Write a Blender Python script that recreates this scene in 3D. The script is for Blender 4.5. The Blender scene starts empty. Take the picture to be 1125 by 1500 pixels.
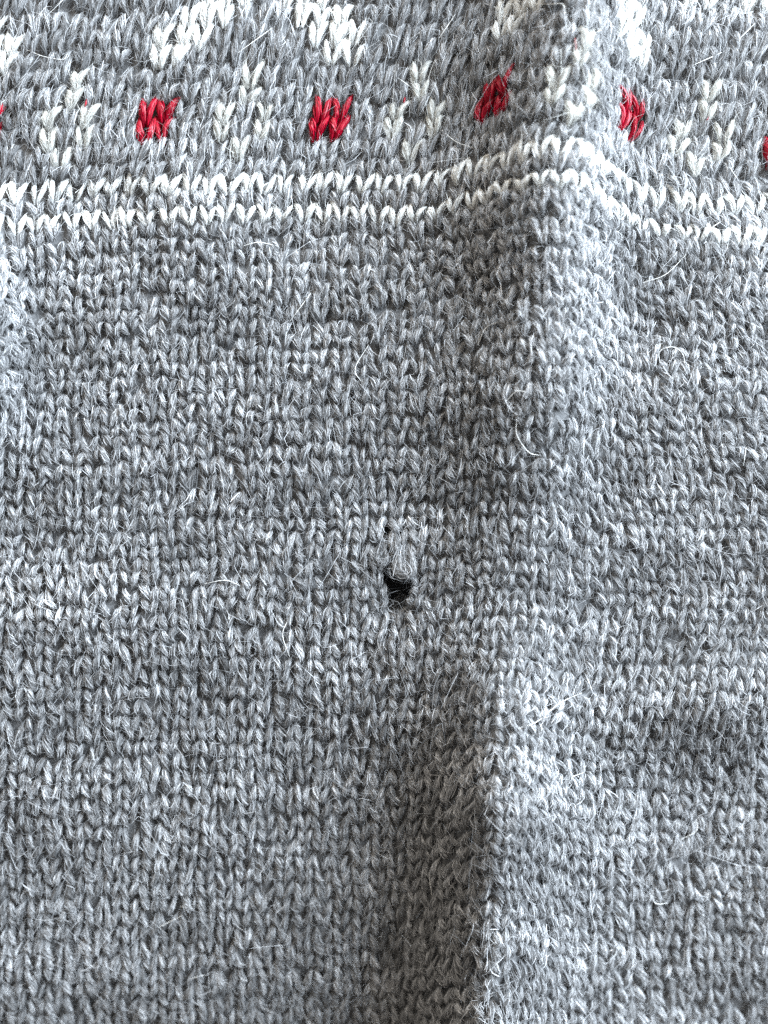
import bpy, math
import numpy as np

rng = np.random.default_rng(11)
C = bpy.context.scene.collection
S = 0.00012                       # metres per unit: all shapes are laid out in units of 0.12 mm
D = 1420.0                        # camera height above the knit, in units

# ------------------------------------------------------------------ camera, light, exposure
cam_d = bpy.data.cameras.new('camera')
cam = bpy.data.objects.new('camera', cam_d); C.objects.link(cam)
cam.location = (0, 0, D * S)
cam_d.sensor_fit = 'VERTICAL'
cam_d.sensor_height = 24.0
cam_d.lens = 24.0 * D / 1500.0
cam_d.clip_start = 0.002; cam_d.clip_end = 10
cam_d.dof.use_dof = True
cam_d.dof.focus_distance = (D - 2) * S
cam_d.dof.aperture_fstop = (cam_d.lens / 1000.0) / (36 * S)
sc = bpy.context.scene
sc.camera = cam

w = bpy.data.worlds.new('World'); sc.world = w; w.use_nodes = True
bg = w.node_tree.nodes['Background']
bg.inputs['Color'].default_value = (1.0, 0.95, 0.885, 1)
bg.inputs['Strength'].default_value = 0.25

def area(name, loc, size, power, color):
    d = bpy.data.lights.new(name, 'AREA'); d.shape = 'RECTANGLE'
    d.size, d.size_y = size; d.energy = power; d.color = color
    o = bpy.data.objects.new(name, d); C.objects.link(o); o.location = loc
    v = -np.array(loc); 
    from mathutils import Vector
    o.rotation_euler = Vector(v).to_track_quat('-Z', 'Y').to_euler()
    return o
el = math.radians(26)
area('window_light', (0.95 * math.cos(el), 0.56, 1.05 * math.sin(el)), (1.1, 0.8), 134, (0.76, 0.88, 1.0))
area('ceiling_bounce', (-0.30, 0.90, 0.65), (0.9, 0.8), 15.5, (1.0, 0.92, 0.81))

sc.view_settings.view_transform = 'Standard'
sc.view_settings.look = 'None'
sc.view_settings.exposure = 0.0
sc.view_settings.gamma = 1.0
sc.cycles.max_bounces = 6
sc.cycles.diffuse_bounces = 4
sc.cycles.use_denoising = False

# ------------------------------------------------------------------ shape of the cloth
# (x, y) run in units from the upper left of the piece of cloth, h is height above the table side
def crest_x(y):
    return np.interp(y, [-200, 0, 230, 450, 600, 750, 900, 1000, 1200, 1500, 1800],
                        [862, 850, 832, 818, 808, 782, 757, 745, 735, 716, 700])
def fold_strength(y):
    return np.interp(y, [-200, 0, 400, 620, 760, 860, 960, 1080, 1250, 1800],
                        [1.0, 1.0, 1.0, 0.75, 0.35, 0.2, 0.4, 0.8, 1.0, 1.0])

def value_noise(x, y, seed):
    r = np.random.default_rng(seed); g = r.standard_normal((64, 64))
    xi = np.floor(x).astype(int); yi = np.floor(y).astype(int)
    fx = x - xi; fy = y - yi
    fx = fx * fx * (3 - 2 * fx); fy = fy * fy * (3 - 2 * fy)
    a = g[yi % 64, xi % 64]; b = g[yi % 64, (xi + 1) % 64]
    c = g[(yi + 1) % 64, xi % 64]; d = g[(yi + 1) % 64, (xi + 1) % 64]
    return (a * (1 - fx) + b * fx) * (1 - fy) + (c * (1 - fx) + d * fx) * fy

def height(x, y):
    d = x - crest_x(y)
    H = np.interp(y, [-200, 0, 250, 500, 640, 760, 860, 950, 1050, 1200, 1500, 1800],
                     [108, 108, 112, 96, 54, 32, 40, 72, 104, 142, 176, 182])
    sl = np.interp(y, [0, 300, 600, 850, 1000, 1200, 1500], [108, 118, 128, 118, 92, 80, 80])
    sr = np.interp(y, [0, 300, 450, 650, 850, 1000, 1200, 1500], [58, 54, 60, 56, 78, 86, 102, 108])
    ad = np.sqrt(d * d + 49.0) - 7.0
    h = H * np.exp(-(ad / np.where(d < 0, sl, sr)) ** np.interp(y, [600, 1000], [1.9, 1.6]))
    h = h + 108 * np.exp(-((x + 34) / 50) ** 2) * np.exp(-((y - 485) / 135) ** 2)
    h = h + 22 * np.exp(-((x - 1070) / 110) ** 2 - ((y - 1015) / 55) ** 2)
    t = (y - (1062 - 0.10 * (x - 760)))
    h = h + 15 * np.exp(-(t / 58) ** 2) * np.clip((x - 730) / 160, 0, 1)
    h = h - 10 * np.exp(-((x - 585) / 34) ** 2 - ((y - 858) / 40) ** 2)
    h = h - 4 * np.exp(-((x - 571) / 5) ** 2) * np.clip((y - 670) / 30, 0, 1) * np.clip((800 - y) / 20, 0, 1)
    h = h + 6 * value_noise(x / 150 + 9, y / 150 + 9, 3) + 2.5 * value_noise(x / 60 + 9, y / 60 + 9, 4)
    h = h - 165 * np.clip((y - 560) / 940, 0, 2) ** 2 - 25 * np.clip((y - 1300) / 300, 0, 2) ** 2 - 24 * np.clip((x - 720) / 405, 0, 2) ** 2
    h = h - 20 * np.exp(-((x - 583) / 15) ** 2 - ((y - 890) / 20) ** 2)
    h = h - 25 * np.clip((150 - y) / 250, 0, 2) ** 2
    return h

# wale/course grid: u counts stitch columns, v counts rows upward
UW, RW = 28.0, 20.6
U0, U1, V0, V1 = -9.0, 50.0, -68.0, 21.0
STEP = 0.25
ug = np.arange(U0 - 2, U1 + 2 + 1e-6, STEP); vg = np.arange(V0 - 2, V1 + 2 + 1e-6, STEP)
yb = np.interp(vg + 0.25, [-80, 0, 2, 4, 9, 30], [327 + RW * 80, 327, 283, 234.5, 96.5, 96.5 - 27.6 * 21])
xs = np.arange(-500, 1800, 4.0)
GX = np.zeros((len(vg), len(ug))); GY = np.zeros_like(GX)
dyx = np.array([-60, 0, 150, 300, 580, 640, 690, 725, 755, 800, 840, 870, 900, 925, 961, 1012, 1125, 1300.])
dyv = np.array([20, 15, 9, 0, 0, -4, -19, -31, -44, -52, -50, -38, -12, 8, 22, 27, 33, 36.])
for k, y in enumerate(yb):
    lean = 0.21 * max(0.0, 283 - y)
    lean = min(lean, 90)
    st = fold_strength(y)
    zc = np.interp(y, [220, 300], [0.56, 0.66]); zr = np.interp(y, [220, 300], [0.99, 1.025])
    d = xs - (crest_x(y) - lean)
    c = np.interp(d, [-1e4, -165, -145, -70, -45, 5, 25, 95, 125, 1e4],
                     [1, 1, .86, .86, 1, 1, zc, zc, zr, zr])
    c = 1 + (c - 1) * st
    uu = np.concatenate([[0], np.cumsum(4.0 / (UW * 0.5 * (c[1:] + c[:-1])))])
    uu -= np.interp(24.0, xs, uu)
    x = np.interp(ug, uu, xs)
    A = np.interp(y, [-300, 327, 800, 1500], [1, 1, 0.4, 0.25])
    sh = crest_x(y) - crest_x(270) - lean
    GX[k] = x + lean
    GY[k] = y + A * np.interp(x - sh, dyx, dyv)
# the knit is pushed apart around the hole
dx = GX - 583; dy_ = GY - 842
push = np.exp(-(dx / 36) ** 2 - (dy_ / np.where(dy_ > 0, 24, 28)) ** 2)
GX = GX + 9.0 * np.tanh(dx / 9) * push
GX = GX + 9.0 * np.tanh((GX - 570) / 6) * np.exp(-((GX - 570) / 16) ** 2 - ((GY - 774) / 13) ** 2)
GX += 1.7 * value_noise(GX / 27 + 40, GY / 24 + 40, 17)
GY += 1.7 * value_noise(GX / 25 + 40, GY / 27 + 40, 18)
GX += 2.2 * value_noise(GX / 70 + 20, GY / 55 + 20, 7)
GY += 2.2 * value_noise(GX / 75 + 20, GY / 60 + 20, 8)

def cloth_point(x, y, lift=0.0):
    """world position of the cloth seen above grid place (x, y)"""
    h = height(x, y) + lift
    k = (D - h) / D
    return np.stack([(x - 562.5) * k, (750 - y) * k, h], -1)
P = cloth_point(GX, GY)
TU = np.gradient(P, STEP, axis=1); TV = np.gradient(P, STEP, axis=0)
NN = np.cross(TU, TV); NN /= np.linalg.norm(NN, axis=-1, keepdims=True)

def fmap(u, v, z):
    """stitch coordinates -> world, riding on the folded cloth"""
    fu = np.clip((u - ug[0]) / STEP, 0, len(ug) - 1.001); fv = np.clip((v - vg[0]) / STEP, 0, len(vg) - 1.001)
    iu = fu.astype(np.int32); iv = fv.astype(np.int32)
    a = (fu - iu)[..., None]; b = (fv - iv)[..., None]
    def lerp(G):
        return (G[iv, iu] * (1 - a) + G[iv, iu + 1] * a) * (1 - b) + (G[iv + 1, iu] * (1 - a) + G[iv + 1, iu + 1] * a) * b
    return (lerp(P) + lerp(NN) * z[..., None]) * S

# ------------------------------------------------------------------ materials
def wool(name, rough, sheen, spec, transl):
    m = bpy.data.materials.new(name); m.use_nodes = True
    nt = m.node_tree; b = nt.nodes['Principled BSDF']; out = nt.nodes['Material Output']
    at = nt.nodes.new('ShaderNodeAttribute'); at.attribute_name = 'fibre_colour'
    nz = nt.nodes.new('ShaderNodeTexNoise'); nz.inputs['Scale'].default_value = 2600; nz.inputs['Detail'].default_value = 3
    tc = nt.nodes.new('ShaderNodeTexCoord'); nt.links.new(tc.outputs['Object'], nz.inputs['Vector'])
    mr = nt.nodes.new('ShaderNodeMapRange')
    mr.inputs['From Min'].default_value = 0.3; mr.inputs['From Max'].default_value = 0.7
    mr.inputs['To Min'].default_value = 0.78; mr.inputs['To Max'].default_value = 1.22
    nt.links.new(nz.outputs['Fac'], mr.inputs['Value'])
    mx = nt.nodes.new('ShaderNodeVectorMath'); mx.operation = 'SCALE'
    nt.links.new(at.outputs['Color'], mx.inputs[0]); nt.links.new(mr.outputs['Result'], mx.inputs['Scale'])
    nt.links.new(mx.outputs['Vector'], b.inputs['Base Color'])
    b.inputs['Roughness'].default_value = rough
    b.inputs['Specular IOR Level'].default_value = spec
    b.inputs['Sheen Weight'].default_value = sheen
    b.inputs['Sheen Roughness'].default_value = 0.5
    tr = nt.nodes.new('ShaderNodeBsdfTranslucent'); nt.links.new(mx.outputs['Vector'], tr.inputs['Color'])
    ms = nt.nodes.new('ShaderNodeMixShader'); ms.inputs['Fac'].default_value = transl
    nt.links.new(b.outputs['BSDF'], ms.inputs[1]); nt.links.new(tr.outputs['BSDF'], ms.inputs[2])
    nt.links.new(ms.outputs['Shader'], out.inputs['Surface'])
    return m
M_WOOL = wool('heather_wool', 0.7, 0.15, 0.3, 0.45)
M_WHITE = wool('white_wool', 0.7, 0.15, 0.3, 0.45)
M_RED = wool('red_yarn', 0.42, 0.0, 0.22, 0.12)

# ------------------------------------------------------------------ yarn builder
def frames(c):
    """tangent, side, up for centre lines c[..., K, 3]"""
    t = np.gradient(c, axis=-2); t /= np.linalg.norm(t, axis=-1, keepdims=True) + 1e-9
    up = np.zeros_like(t); up[..., 2] = 1
    s = np.cross(t, up); s += np.array([1e-4, 0, 0]); s /= np.linalg.norm(s, axis=-1, keepdims=True)
    n = np.cross(s, t)
    return t, s, n

def interp_line(A, t):
    """A[L,K,m] sampled at t[L,F,T] in 0..1"""
    K = A.shape[1]; f = np.clip(t, 0, 1) * (K - 1.001); i = f.astype(np.int32); a = (f - i)[..., None]
    L = np.arange(A.shape[0])[:, None, None]
    return A[L, i] * (1 - a) + A[L, i + 1] * a

def grey_pick(shape):
    k = rng.random(shape)
    v = np.where(k < 0.20, rng.uniform(0.04, 0.13, shape), np.where(k < 0.62, rng.uniform(0.22, 0.42, shape), rng.uniform(0.46, 0.74, shape)))
    c = np.stack([v, v * 1.0, v * 1.01], -1)
    return c
PAL = {'grey': dict(R=4.5, core=(0.22, 0.22, 0.222), fib=54, fly=0.56, mat=M_WOOL),
       'white': dict(R=3.9, core=(0.72, 0.72, 0.70), fib=36, fly=0.30, mat=M_WHITE),
       'cream': dict(R=5.1, core=(0.53, 0.525, 0.495), fib=42, fly=0.50, mat=M_WHITE),
       'red': dict(R=5.4, core=(0.27, 0.0003, 0.013), fib=30, fly=0.04, mat=M_RED)}

def yarn(cl, kind, base, tint, fib=None, rs=1.0, splay=1.0, seg=3, span=(0.28, 0.75)):
    """cl[L,K,3]: centre lines in local units about base[L,2] (u, v). Returns verts[L,n,3], cols[L,n,4], faces[m,4]"""
    pal = PAL[kind]; L, K, _ = cl.shape; F = fib or pal['fib']; R0 = pal['R'] * rs
    tt = np.linspace(0, 1, K)
    prof = (0.42 + 0.58 * np.sin(np.pi * np.clip(tt, 0.02, 0.98)) ** 0.6)
    Rk = R0 * prof[None, :] * (1 + 0.10 * rng.standard_normal((L, 1)))
    t, s, n = frames(cl)
    ns = 5
    th = np.arange(ns) / ns * 2 * np.pi
    ring = cl[:, :, None] + 0.86 * Rk[:, :, None, None] * (np.cos(th)[None, None, :, None] * s[:, :, None] + np.sin(th)[None, None, :, None] * n[:, :, None])
    vc = ring.reshape(L, K * ns, 3)
    a = np.arange(K - 1)[:, None] * ns; j = np.arange(ns)[None, :]
    fc = np.stack([a + j, a + (j + 1) % ns, a + ns + (j + 1) % ns, a + ns + j], -1).reshape(-1, 4)
    cc = np.ones((L, K * ns, 4)); cc[..., :3] = np.array(pal['core']) * tint[:, None, None]
    cc[..., :3] *= (1 + 0.22 * rng.standard_normal((L, K * ns, 1))).clip(0.4, 1.7)
    # fibres: thin ribbons twisted round the yarn, some of them working loose
    T = seg + 1
    k = np.linspace(0, 1, T)[None, None, :]
    ln = rng.uniform(*span, (L, F, 1)); t0 = rng.uniform(-0.04, 1.04, (L, F, 1)) * (1 - ln)
    ft = t0 + ln * k
    c = interp_line(cl, ft); sd = interp_line(s, ft); up = interp_line(n, ft)
    Rr = interp_line(Rk[..., None], ft)[..., 0]
    thm = rng.uniform(-0.45, np.pi + 0.45, (L, F, 1))
    thf = thm + 1.9 * (ft - 0.5) + 0.35 * rng.standard_normal((L, F, 1)) * (k - 0.5) * 2
    rad = sd * np.cos(thf)[..., None] + up * np.sin(thf)[..., None]
    fly = rng.random((L, F, 1)) < pal['fly'] + np.where(base[:, 1] > 2.5, 0.2, 0.0)[:, None, None] * (kind != 'red')
    r = Rr * (rng.uniform(0.86, 1.14, (L, F, 1)) + 0.10 * np.sin(k * 5 + thm * 7))
    pos = c + rad * r[..., None]
    dirv = rng.standard_normal((L, F, 1, 3)) * np.array([1.0, 1.0, 0.5]) + np.array([0, 0, 0.55])
    curl = rng.standard_normal((L, F, 1, 3)) * np.array([1, 1, 0.4])
    amp = (np.where(fly, rng.exponential(5.6, (L, F, 1)), rng.exponential(1.4, (L, F, 1))) * splay)[..., None]
    if kind == 'red': amp = np.minimum(amp, 1.2)
    e = k[..., None]
    flip = rng.random((L, F, 1, 1)) < 0.5
    e = np.where(flip, e, 1 - e)
    pos = pos + amp * (dirv * e ** 1.7 + 0.7 * curl * np.sin(e * 3.0) * e)
    wd = np.cross(interp_line(t, ft), rad); wd /= np.linalg.norm(wd, axis=-1, keepdims=True) + 1e-9
    roll = (0.75 if kind != 'red' else 0.3) * rng.standard_normal((L, F, 1, 1))
    wd = wd * np.cos(roll) + rad * np.sin(roll)
    hw = (rng.uniform(0.34, 0.62, (L, F, 1)) * np.where(fly, 0.45, 1.0)) * (1 - 0.65 * np.abs(2 * k - 1) ** 2)
    if kind == 'red': hw = hw * 1.6
    va = pos - wd * hw[..., None]; vb = pos + wd * hw[..., None]
    vf = np.stack([va, vb], 3).reshape(L, F * T * 2, 3)
    q = np.arange(seg) * 2
    f1 = np.stack([q, q + 1, q + 3, q + 2], -1)
    ff = (np.arange(F)[:, None, None] * T * 2 + f1[None]).reshape(-1, 4) + K * ns
    if kind == 'grey': col = grey_pick((L, F))
    else:
        v = rng.uniform(0.75, 1.22, (L, F, 1)); col = np.array(pal['core'])[None, None] * v
        if kind in ('white', 'cream'): col = np.minimum(col * 1.12, 0.88)
    col = col * tint[:, None, None]
    cf = np.ones((L, F, T * 2, 4)); cf[..., :3] = col[:, :, None]
    loc = np.concatenate([vc, vf], 1)
    cols = np.concatenate([cc, cf.reshape(L, F * T * 2, 4)], 1)
    verts = fmap(base[:, None, 0] + loc[..., 0] / UW, base[:, None, 1] + loc[..., 1] / RW, loc[..., 2])
    return verts, cols, np.concatenate([fc, ff])

LEG_T = np.linspace(0, 1, 8)
def stitches(ij, kind, fib=None, plump=1.0, row_tint=None):
    """the two legs of every V; arrays with one entry per stitch"""
    ij = np.asarray(ij, float); N = len(ij)
    base = np.repeat(ij, 2, 0) + np.repeat(np.stack([rng.normal(0, .05, N), rng.normal(0, .13 if kind == 'grey' else .05, N)], 1), 2, 0)
    side = np.tile([-1.0, 1.0], N)[:, None]
    t = LEG_T[None]
    L = 2 * N
    spread = (8.2 if kind == 'grey' else 10.2) + rng.normal(0, 1.0, (L, 1)); foot = (3.1 if kind == 'grey' else 2.4) + rng.normal(0, .6, (L, 1)); tall = {'grey': 1.2, 'white': 1.3, 'cream': 1.18, 'red': 1.42}[kind] + rng.normal(0, .08, (L, 1))
    X = side * (foot + spread * (0.25 * t + 0.75 * t ** 1.25) - 1.6 * np.sin(np.pi * t) * (t > 0.5) * 0)
    X = X + rng.normal(0, 1.3, (L, 1)) * np.sin(np.pi * t) + rng.normal(0, 0.8, (L, 1))
    Y = (-0.24 + tall * t + (rng.normal(0, .09, (L, 1)) if kind == 'grey' else 0)) * RW
    Z = (9.0 + rng.normal(0, 1.3, (L, 1))) * np.sin(np.pi * np.clip(t * 0.94 + 0.04, 0, 1)) ** 0.8 - 4.6 + 1.2 * (0.5 - t)
    cl = np.stack([X, Y, Z], -1)
    tint = np.ones(L) if row_tint is None else np.repeat(row_tint, 2)
    v, c, f = yarn(cl, kind, base, tint * (1 + (0.10 if kind == 'grey' else 0.05) * rng.standard_normal(L)).clip(.6, 1.45), fib, plump)
    n = v.shape[1]
    v = v.reshape(N, 2 * n, 3); c = c.reshape(N, 2 * n, 4)
    return v, c, np.concatenate([f, f + n])

def make_mesh(name, v, c, f, mat):
    """v[N,n,3], f[m,4] repeated for each of N"""
    N, n, _ = v.shape
    faces = (f[None] + (np.arange(N) * n)[:, None, None]).reshape(-1)
    me = bpy.data.meshes.new(name)
    me.vertices.add(N * n); me.vertices.foreach_set('co', v.astype(np.float32).ravel())
    nf = len(faces) // 4
    me.loops.add(len(faces)); me.loops.foreach_set('vertex_index', faces.astype(np.int32))
    me.polygons.add(nf); me.polygons.foreach_set('loop_start', (np.arange(nf) * 4).astype(np.int32))
    at = me.color_attributes.new('fibre_colour', 'FLOAT_COLOR', 'POINT')
    at.data.foreach_set('color', c.astype(np.float32).ravel())
    me.materials.append(mat)
    me.update(calc_edges=True)
    return me

def link(name, me, parent, label=None, kind=None):
    o = bpy.data.objects.new(name, me); C.objects.link(o)
    if parent is not None: o.parent = parent
    if label: o['label'] = label
    if kind: o['kind'] = kind
    return o

# ------------------------------------------------------------------ the sweater
sweater = link('sweater', None, None, 'grey heather wool sweater with white stripes, red motifs and a torn hole, lying folded')
sweater['category'] = 'sweater'

pattern = {}                      # (column, row) -> (kind, part key)
def put(cols_rows, kind, key):
    for cr in cols_rows: pattern[cr] = (kind, key)
for row, key in ((0, 'lower'), (2, 'upper')):
    put([(i, row) for i in range(-6, 47)], 'white', ('white_stripe', key))
for n, c0 in enumerate((-3, 6, 15, 24, 33, 42)):
    put([(c0, 5), (c0 + 1, 5), (c0, 6), (c0 + 1, 6)], 'red', ('red_motif', n))
for n, c0 in enumerate((2, 11, 20, 29, 38)):
    put([(c0, 4), (c0 - 1, 5), (c0 + 1, 5), (c0 - 1, 6), (c0 + 1, 6), (c0, 7), (c0, 8)], 'cream', ('cream_flower', n))
for n, ap in enumerate((-7, 11, 29, 47)):
    for k in range(0, 6):
        r = 9 + k
        wide = (0, 1) if k == 0 else (-1, 0, 1)
        put([(ap - 5 + k + q, r) for q in wide if ap - 5 + k + q <= ap], 'white', ('white_chevron', n))
        put([(ap + 5 - k - q, r) for q in wide if ap + 5 - k - q >= ap], 'white', ('white_chevron', n))
for n, c0 in enumerate((2, 20, 38)):
    put([(c0 + q, r) for q in (-2, -1, 1, 2) for r in (13, 14)], 'white', ('white_block', n))

hole = {(20, -24), (20, -25), (20, -26), (20, -27), (20, -28)}
grey = [(i, j) for j in range(-64, 18) for i in range(-6, 47) if (i, j) not in pattern and (i, j) not in hole]
grey = np.array(grey)
# heather: the yarn's own shade drifts slowly along each course
row_tint = (1 + 0.15 * value_noise(grey[:, 0] / 9.0 + 30, grey[:, 1] * 0.6 + 30.5, 21) + 0.08 * value_noise(grey[:, 0] / 3 + 30, grey[:, 1] / 2.0 + 40, 22)).clip(0.6, 1.5)
gx = np.interp(grey[:, 0], [0, 41], [24, 1130]); gy = 327 - RW * grey[:, 1]
inframe = (grey[:, 0] > -3) & (grey[:, 0] < 43) & (grey[:, 1] > -60) & (grey[:, 1] < 15)
dist = np.hypot(grey[:, 0] - 20, (grey[:, 1] + 26) * 0.8)
near = np.zeros(len(grey), bool); near[np.argsort(dist)[:300]] = True
near_ids = np.where(near)[0]; far_ids = np.where(~near & inframe)[0]; out_ids = np.where(~near & ~inframe)[0]

v, c, f = stitches(grey[far_ids], 'grey', row_tint=row_tint[far_ids])
link('knit_fabric', make_mesh('knit_fabric', v, c, f, M_WOOL), sweater, 'grey heather stockinette knit', 'stuff')
v, c, f = stitches(grey[out_ids], 'grey', fib=4, row_tint=row_tint[out_ids])
link('knit_margin', make_mesh('knit_margin', v, c, f, M_WOOL), sweater, None, 'stuff')
v, c, f = stitches(grey[near_ids], 'grey', row_tint=row_tint[near_ids])
for k in range(len(near_ids)):
    link('stitch', make_mesh('stitch', v[k:k + 1], c[k:k + 1], f, M_WOOL), sweater)

part_label = {'white_stripe': {'lower': 'lower of the two thin white stripes', 'upper': 'upper of the two thin white stripes'}}
groups = {}
for cr, (kind, key) in pattern.items(): groups.setdefault((kind, key), []).append(cr)
names = {'red_motif': 'bright red two-stitch motif', 'cream_flower': 'cream knitted flower between red motifs',
         'white_chevron': 'white knitted chevron along the top', 'white_block': 'white knitted block at the top edge'}
for (kind, key), crs in groups.items():
    lab = part_label.get(key[0], {}).get(key[1]) or names[key[0]]
    part = link(key[0], None, sweater, lab)
    v, c, f = stitches(crs, kind, plump=1.25 if key[0] in ('white_chevron', 'white_block') else 1.0)
    for k in range(len(crs)):
        link('stitch', make_mesh('stitch', v[k:k + 1], c[k:k + 1], f, PAL[kind]['mat']), part)

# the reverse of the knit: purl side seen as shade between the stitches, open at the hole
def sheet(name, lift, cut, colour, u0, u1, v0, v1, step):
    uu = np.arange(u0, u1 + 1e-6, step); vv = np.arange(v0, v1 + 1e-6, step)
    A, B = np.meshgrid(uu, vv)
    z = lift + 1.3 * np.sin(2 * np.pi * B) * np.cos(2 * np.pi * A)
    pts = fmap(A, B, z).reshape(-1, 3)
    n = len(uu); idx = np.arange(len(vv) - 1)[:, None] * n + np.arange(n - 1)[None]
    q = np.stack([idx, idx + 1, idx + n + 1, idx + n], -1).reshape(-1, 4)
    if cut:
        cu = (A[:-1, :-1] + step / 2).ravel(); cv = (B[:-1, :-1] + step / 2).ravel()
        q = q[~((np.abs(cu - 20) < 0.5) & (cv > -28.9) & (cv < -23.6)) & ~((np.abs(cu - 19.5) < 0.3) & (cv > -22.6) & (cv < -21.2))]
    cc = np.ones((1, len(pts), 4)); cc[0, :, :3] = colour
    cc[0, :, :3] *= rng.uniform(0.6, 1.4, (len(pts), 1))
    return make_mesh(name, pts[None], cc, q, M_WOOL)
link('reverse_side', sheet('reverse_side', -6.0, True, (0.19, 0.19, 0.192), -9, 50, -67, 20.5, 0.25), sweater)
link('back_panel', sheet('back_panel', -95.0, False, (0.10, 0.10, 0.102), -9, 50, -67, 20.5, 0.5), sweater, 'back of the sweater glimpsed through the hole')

# torn loops curling into the hole
def free_yarn(name, pts_xyh, label=None, rs=1.0, fib=150, seg=4, tone=0.9):
    p = np.array(pts_xyh, float)
    d = np.concatenate([[0], np.cumsum(np.linalg.norm(np.diff(p, axis=0), axis=1))]); K = 22
    # smooth resample (Catmull-Rom)
    tq = np.linspace(0, len(p) - 1.0001, K); i = tq.astype(int); a = (tq - i)[:, None]
    pe = np.vstack([2 * p[0] - p[1], p, 2 * p[-1] - p[-2]])
    p0, p1, p2, p3 = pe[i], pe[i + 1], pe[i + 2], pe[i + 3]
    q = 0.5 * ((2 * p1) + (-p0 + p2) * a + (2 * p0 - 5 * p1 + 4 * p2 - p3) * a ** 2 + (-p0 + 3 * p1 - 3 * p2 + p3) * a ** 3)
    base = np.array([[20.0, -26.0]])
    # units about the hole: nearest grid place gives u, v
    bx = np.interp(20, ug, GX[np.argmin(abs(vg + 26))]); by = GY[np.argmin(abs(vg + 26)), np.argmin(abs(ug - 20))]
    cl = np.stack([(q[:, 0] - bx), (by - q[:, 1]), q[:, 2]], -1)[None]
    v, c, f = yarn(cl, 'grey', base, np.array([tone]), fib, rs, 0.8, seg, (0.12, 0.4))
    return link(name, make_mesh(name, v, c, f, M_WOOL), sweater, label)
free_yarn('torn_loop', [(566, 788, -5), (560, 801, 2), (560, 814, 6), (566, 821, 8), (572, 814, 7), (570, 803, 4)], 'dull torn loop curled up at the left of the hole', 1.35, 260, tone=0.7)
free_yarn('torn_loop', [(597, 788, -4), (590, 808, 6), (588, 826, 10), (595, 838, 12), (604, 831, 10), (602, 811, 5), (600, 796, -2)], 'pale torn loop hanging over the right of the hole', 1.45, 320, tone=1.0)
free_yarn('torn_loop', [(580, 782, 0), (584, 792, 7), (583, 803, 8), (579, 812, 3)], 'loose strand above the hole', 1.1, 130, tone=0.9)
free_yarn('torn_loop', [(571, 916, -16), (577, 901, -24), (586, 893, -27), (594, 900, -23), (599, 916, -14)], 'slack loop sunk at the bottom of the hole', 1.0, 170, tone=0.8)

# long stray hairs lying on the knit
HAIRS = [[(757, 614), (757, 637), (774, 662), (790, 667)], [(738, 592), (757, 573), (779, 577)],
         [(967, 532), (966, 515), (985, 508), (1001, 520), (1003, 546)], [(942, 414), (975, 402), (1005, 373)],
         [(221, 1364), (267, 1341)], [(275, 1435), (300, 1428)], [(264, 1328), (284, 1331)],
         [(39, 73), (65, 83), (92, 87), (99, 78)], [(349, 77), (400, 40)], [(643, 56), (667, 21)],
         [(583, 114), (601, 127)], [(647, 190), (667, 207), (693, 217)], [(757, 2), (800, 6), (824, 6), (828, 20)],
         [(759, 1067), (787, 1057), (820, 1030), (852, 1015)], [(829, 1141), (857, 1131)],
         [(997, 1230), (1020, 1217), (1020, 1200)], [(955, 1305), (960, 1323), (978, 1323)], [(628, 1277), (633, 1315)],
         [(1106, 34), (1080, 60)], [(1057, 77), (1012, 97)], [(1038, 336), (1057, 324)], [(1089, 682), (1093, 655)],
         [(357, 360), (379, 355), (408, 361)], [(423, 905), (414, 930), (424, 962)], [(300, 855), (330, 850), (352, 858)],
         [(425, 470), (455, 430)], [(700, 505), (712, 480), (735, 470)], [(540, 505), (520, 540), (530, 560)]]
M_HAIR = wool('stray_hair', 0.5, 0.0, 0.4, 0.2)
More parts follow.
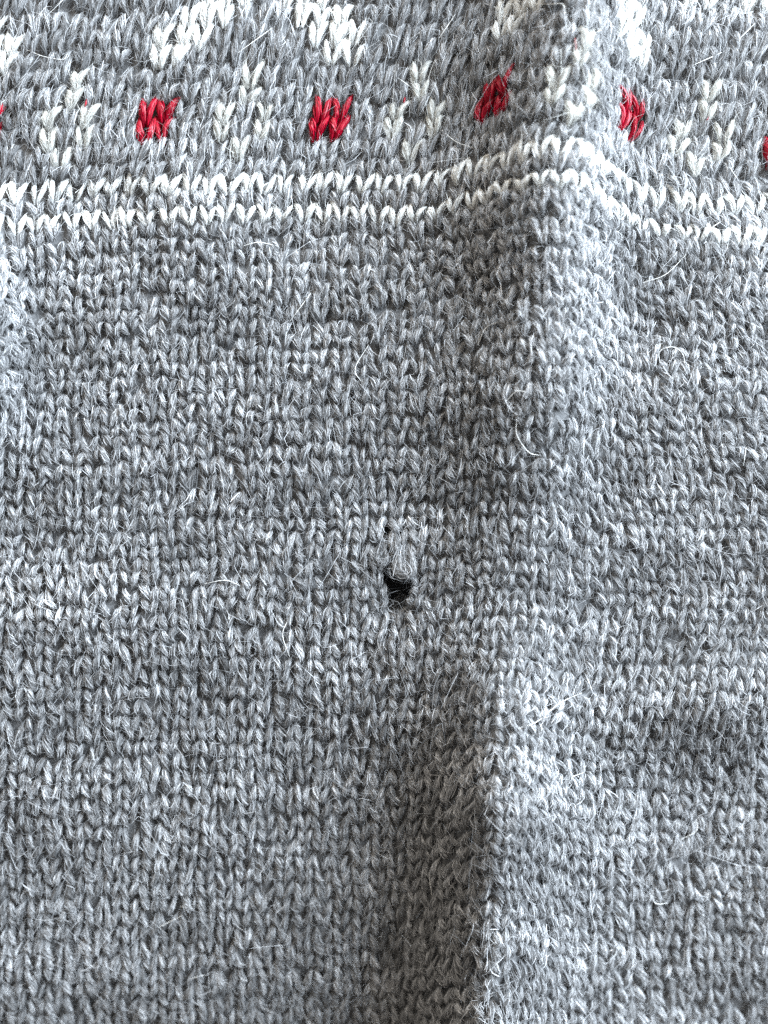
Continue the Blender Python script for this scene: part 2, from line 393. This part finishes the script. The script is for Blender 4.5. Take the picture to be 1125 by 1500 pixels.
def hair(pts, name='stray_hair', rad=0.48, lift=7.0, tone=(0.82, 0.81, 0.78)):
    p = np.array(pts, float); K = 14
    tq = np.linspace(0, len(p) - 1.0001, K); i = tq.astype(int); a = (tq - i)[:, None]
    pe = np.vstack([2 * p[0] - p[1], p, 2 * p[-1] - p[-2]])
    p0, p1, p2, p3 = pe[i], pe[i + 1], pe[i + 2], pe[i + 3]
    q = 0.5 * ((2 * p1) + (-p0 + p2) * a + (2 * p0 - 5 * p1 + 4 * p2 - p3) * a ** 2 + (-p0 + 3 * p1 - 3 * p2 + p3) * a ** 3)
    k = np.linspace(0, 1, K)
    c = cloth_point(q[:, 0], q[:, 1], lift + 0.5 * lift * np.sin(np.pi * k) + rng.normal(0, .4, K))[None]
    t, s, n = frames(c)
    th = np.arange(4) / 4 * 2 * np.pi
    R = rad * (0.5 + 0.5 * np.sin(np.pi * np.clip(k, .05, .95)))
    ring = c[:, :, None] + R[None, :, None, None] * (np.cos(th)[None, None, :, None] * s[:, :, None] + np.sin(th)[None, None, :, None] * n[:, :, None])
    a4 = np.arange(K - 1)[:, None] * 4; j = np.arange(4)[None]
    f = np.stack([a4 + j, a4 + (j + 1) % 4, a4 + 4 + (j + 1) % 4, a4 + 4 + j], -1).reshape(-1, 4)
    v = ring.reshape(1, -1, 3) * S
    col = np.ones((1, v.shape[1], 4)); col[..., :3] = tone
    return link(name, make_mesh(name, v, col, f, M_HAIR), sweater)
for h_ in HAIRS: hair(h_)
# red yarn carried behind the flowers, peeping out
for p in ([(128, 142), (124, 158)], [(593, 142), (591, 156)], [(842, 56), (844, 74)], [(1039, 170), (1033, 180)]):
    hair(p, 'red_float', 1.5, 4.0, (0.26, 0.002, 0.012))

# ------------------------------------------------------------------ what it lies on
def tabletop():
    m = bpy.data.materials.new('table_wood'); m.use_nodes = True
    nt = m.node_tree; b = nt.nodes['Principled BSDF']
    wv = nt.nodes.new('ShaderNodeTexNoise'); wv.inputs['Scale'].default_value = 12; wv.inputs['Detail'].default_value = 6
    cr = nt.nodes.new('ShaderNodeValToRGB'); cr.color_ramp.elements[0].color = (0.16, 0.10, 0.06, 1); cr.color_ramp.elements[1].color = (0.30, 0.20, 0.12, 1)
    nt.links.new(wv.outputs['Fac'], cr.inputs['Fac']); nt.links.new(cr.outputs['Color'], b.inputs['Base Color'])
    b.inputs['Roughness'].default_value = 0.5
    me = bpy.data.meshes.new('tabletop'); r = 0.6; z = -0.03
    me.from_pydata([(-r, -r, z), (r, -r, z), (r, r, z), (-r, r, z)], [], [(0, 1, 2, 3)]); me.materials.append(m)
    link('tabletop', me, None, None, 'structure')
tabletop()
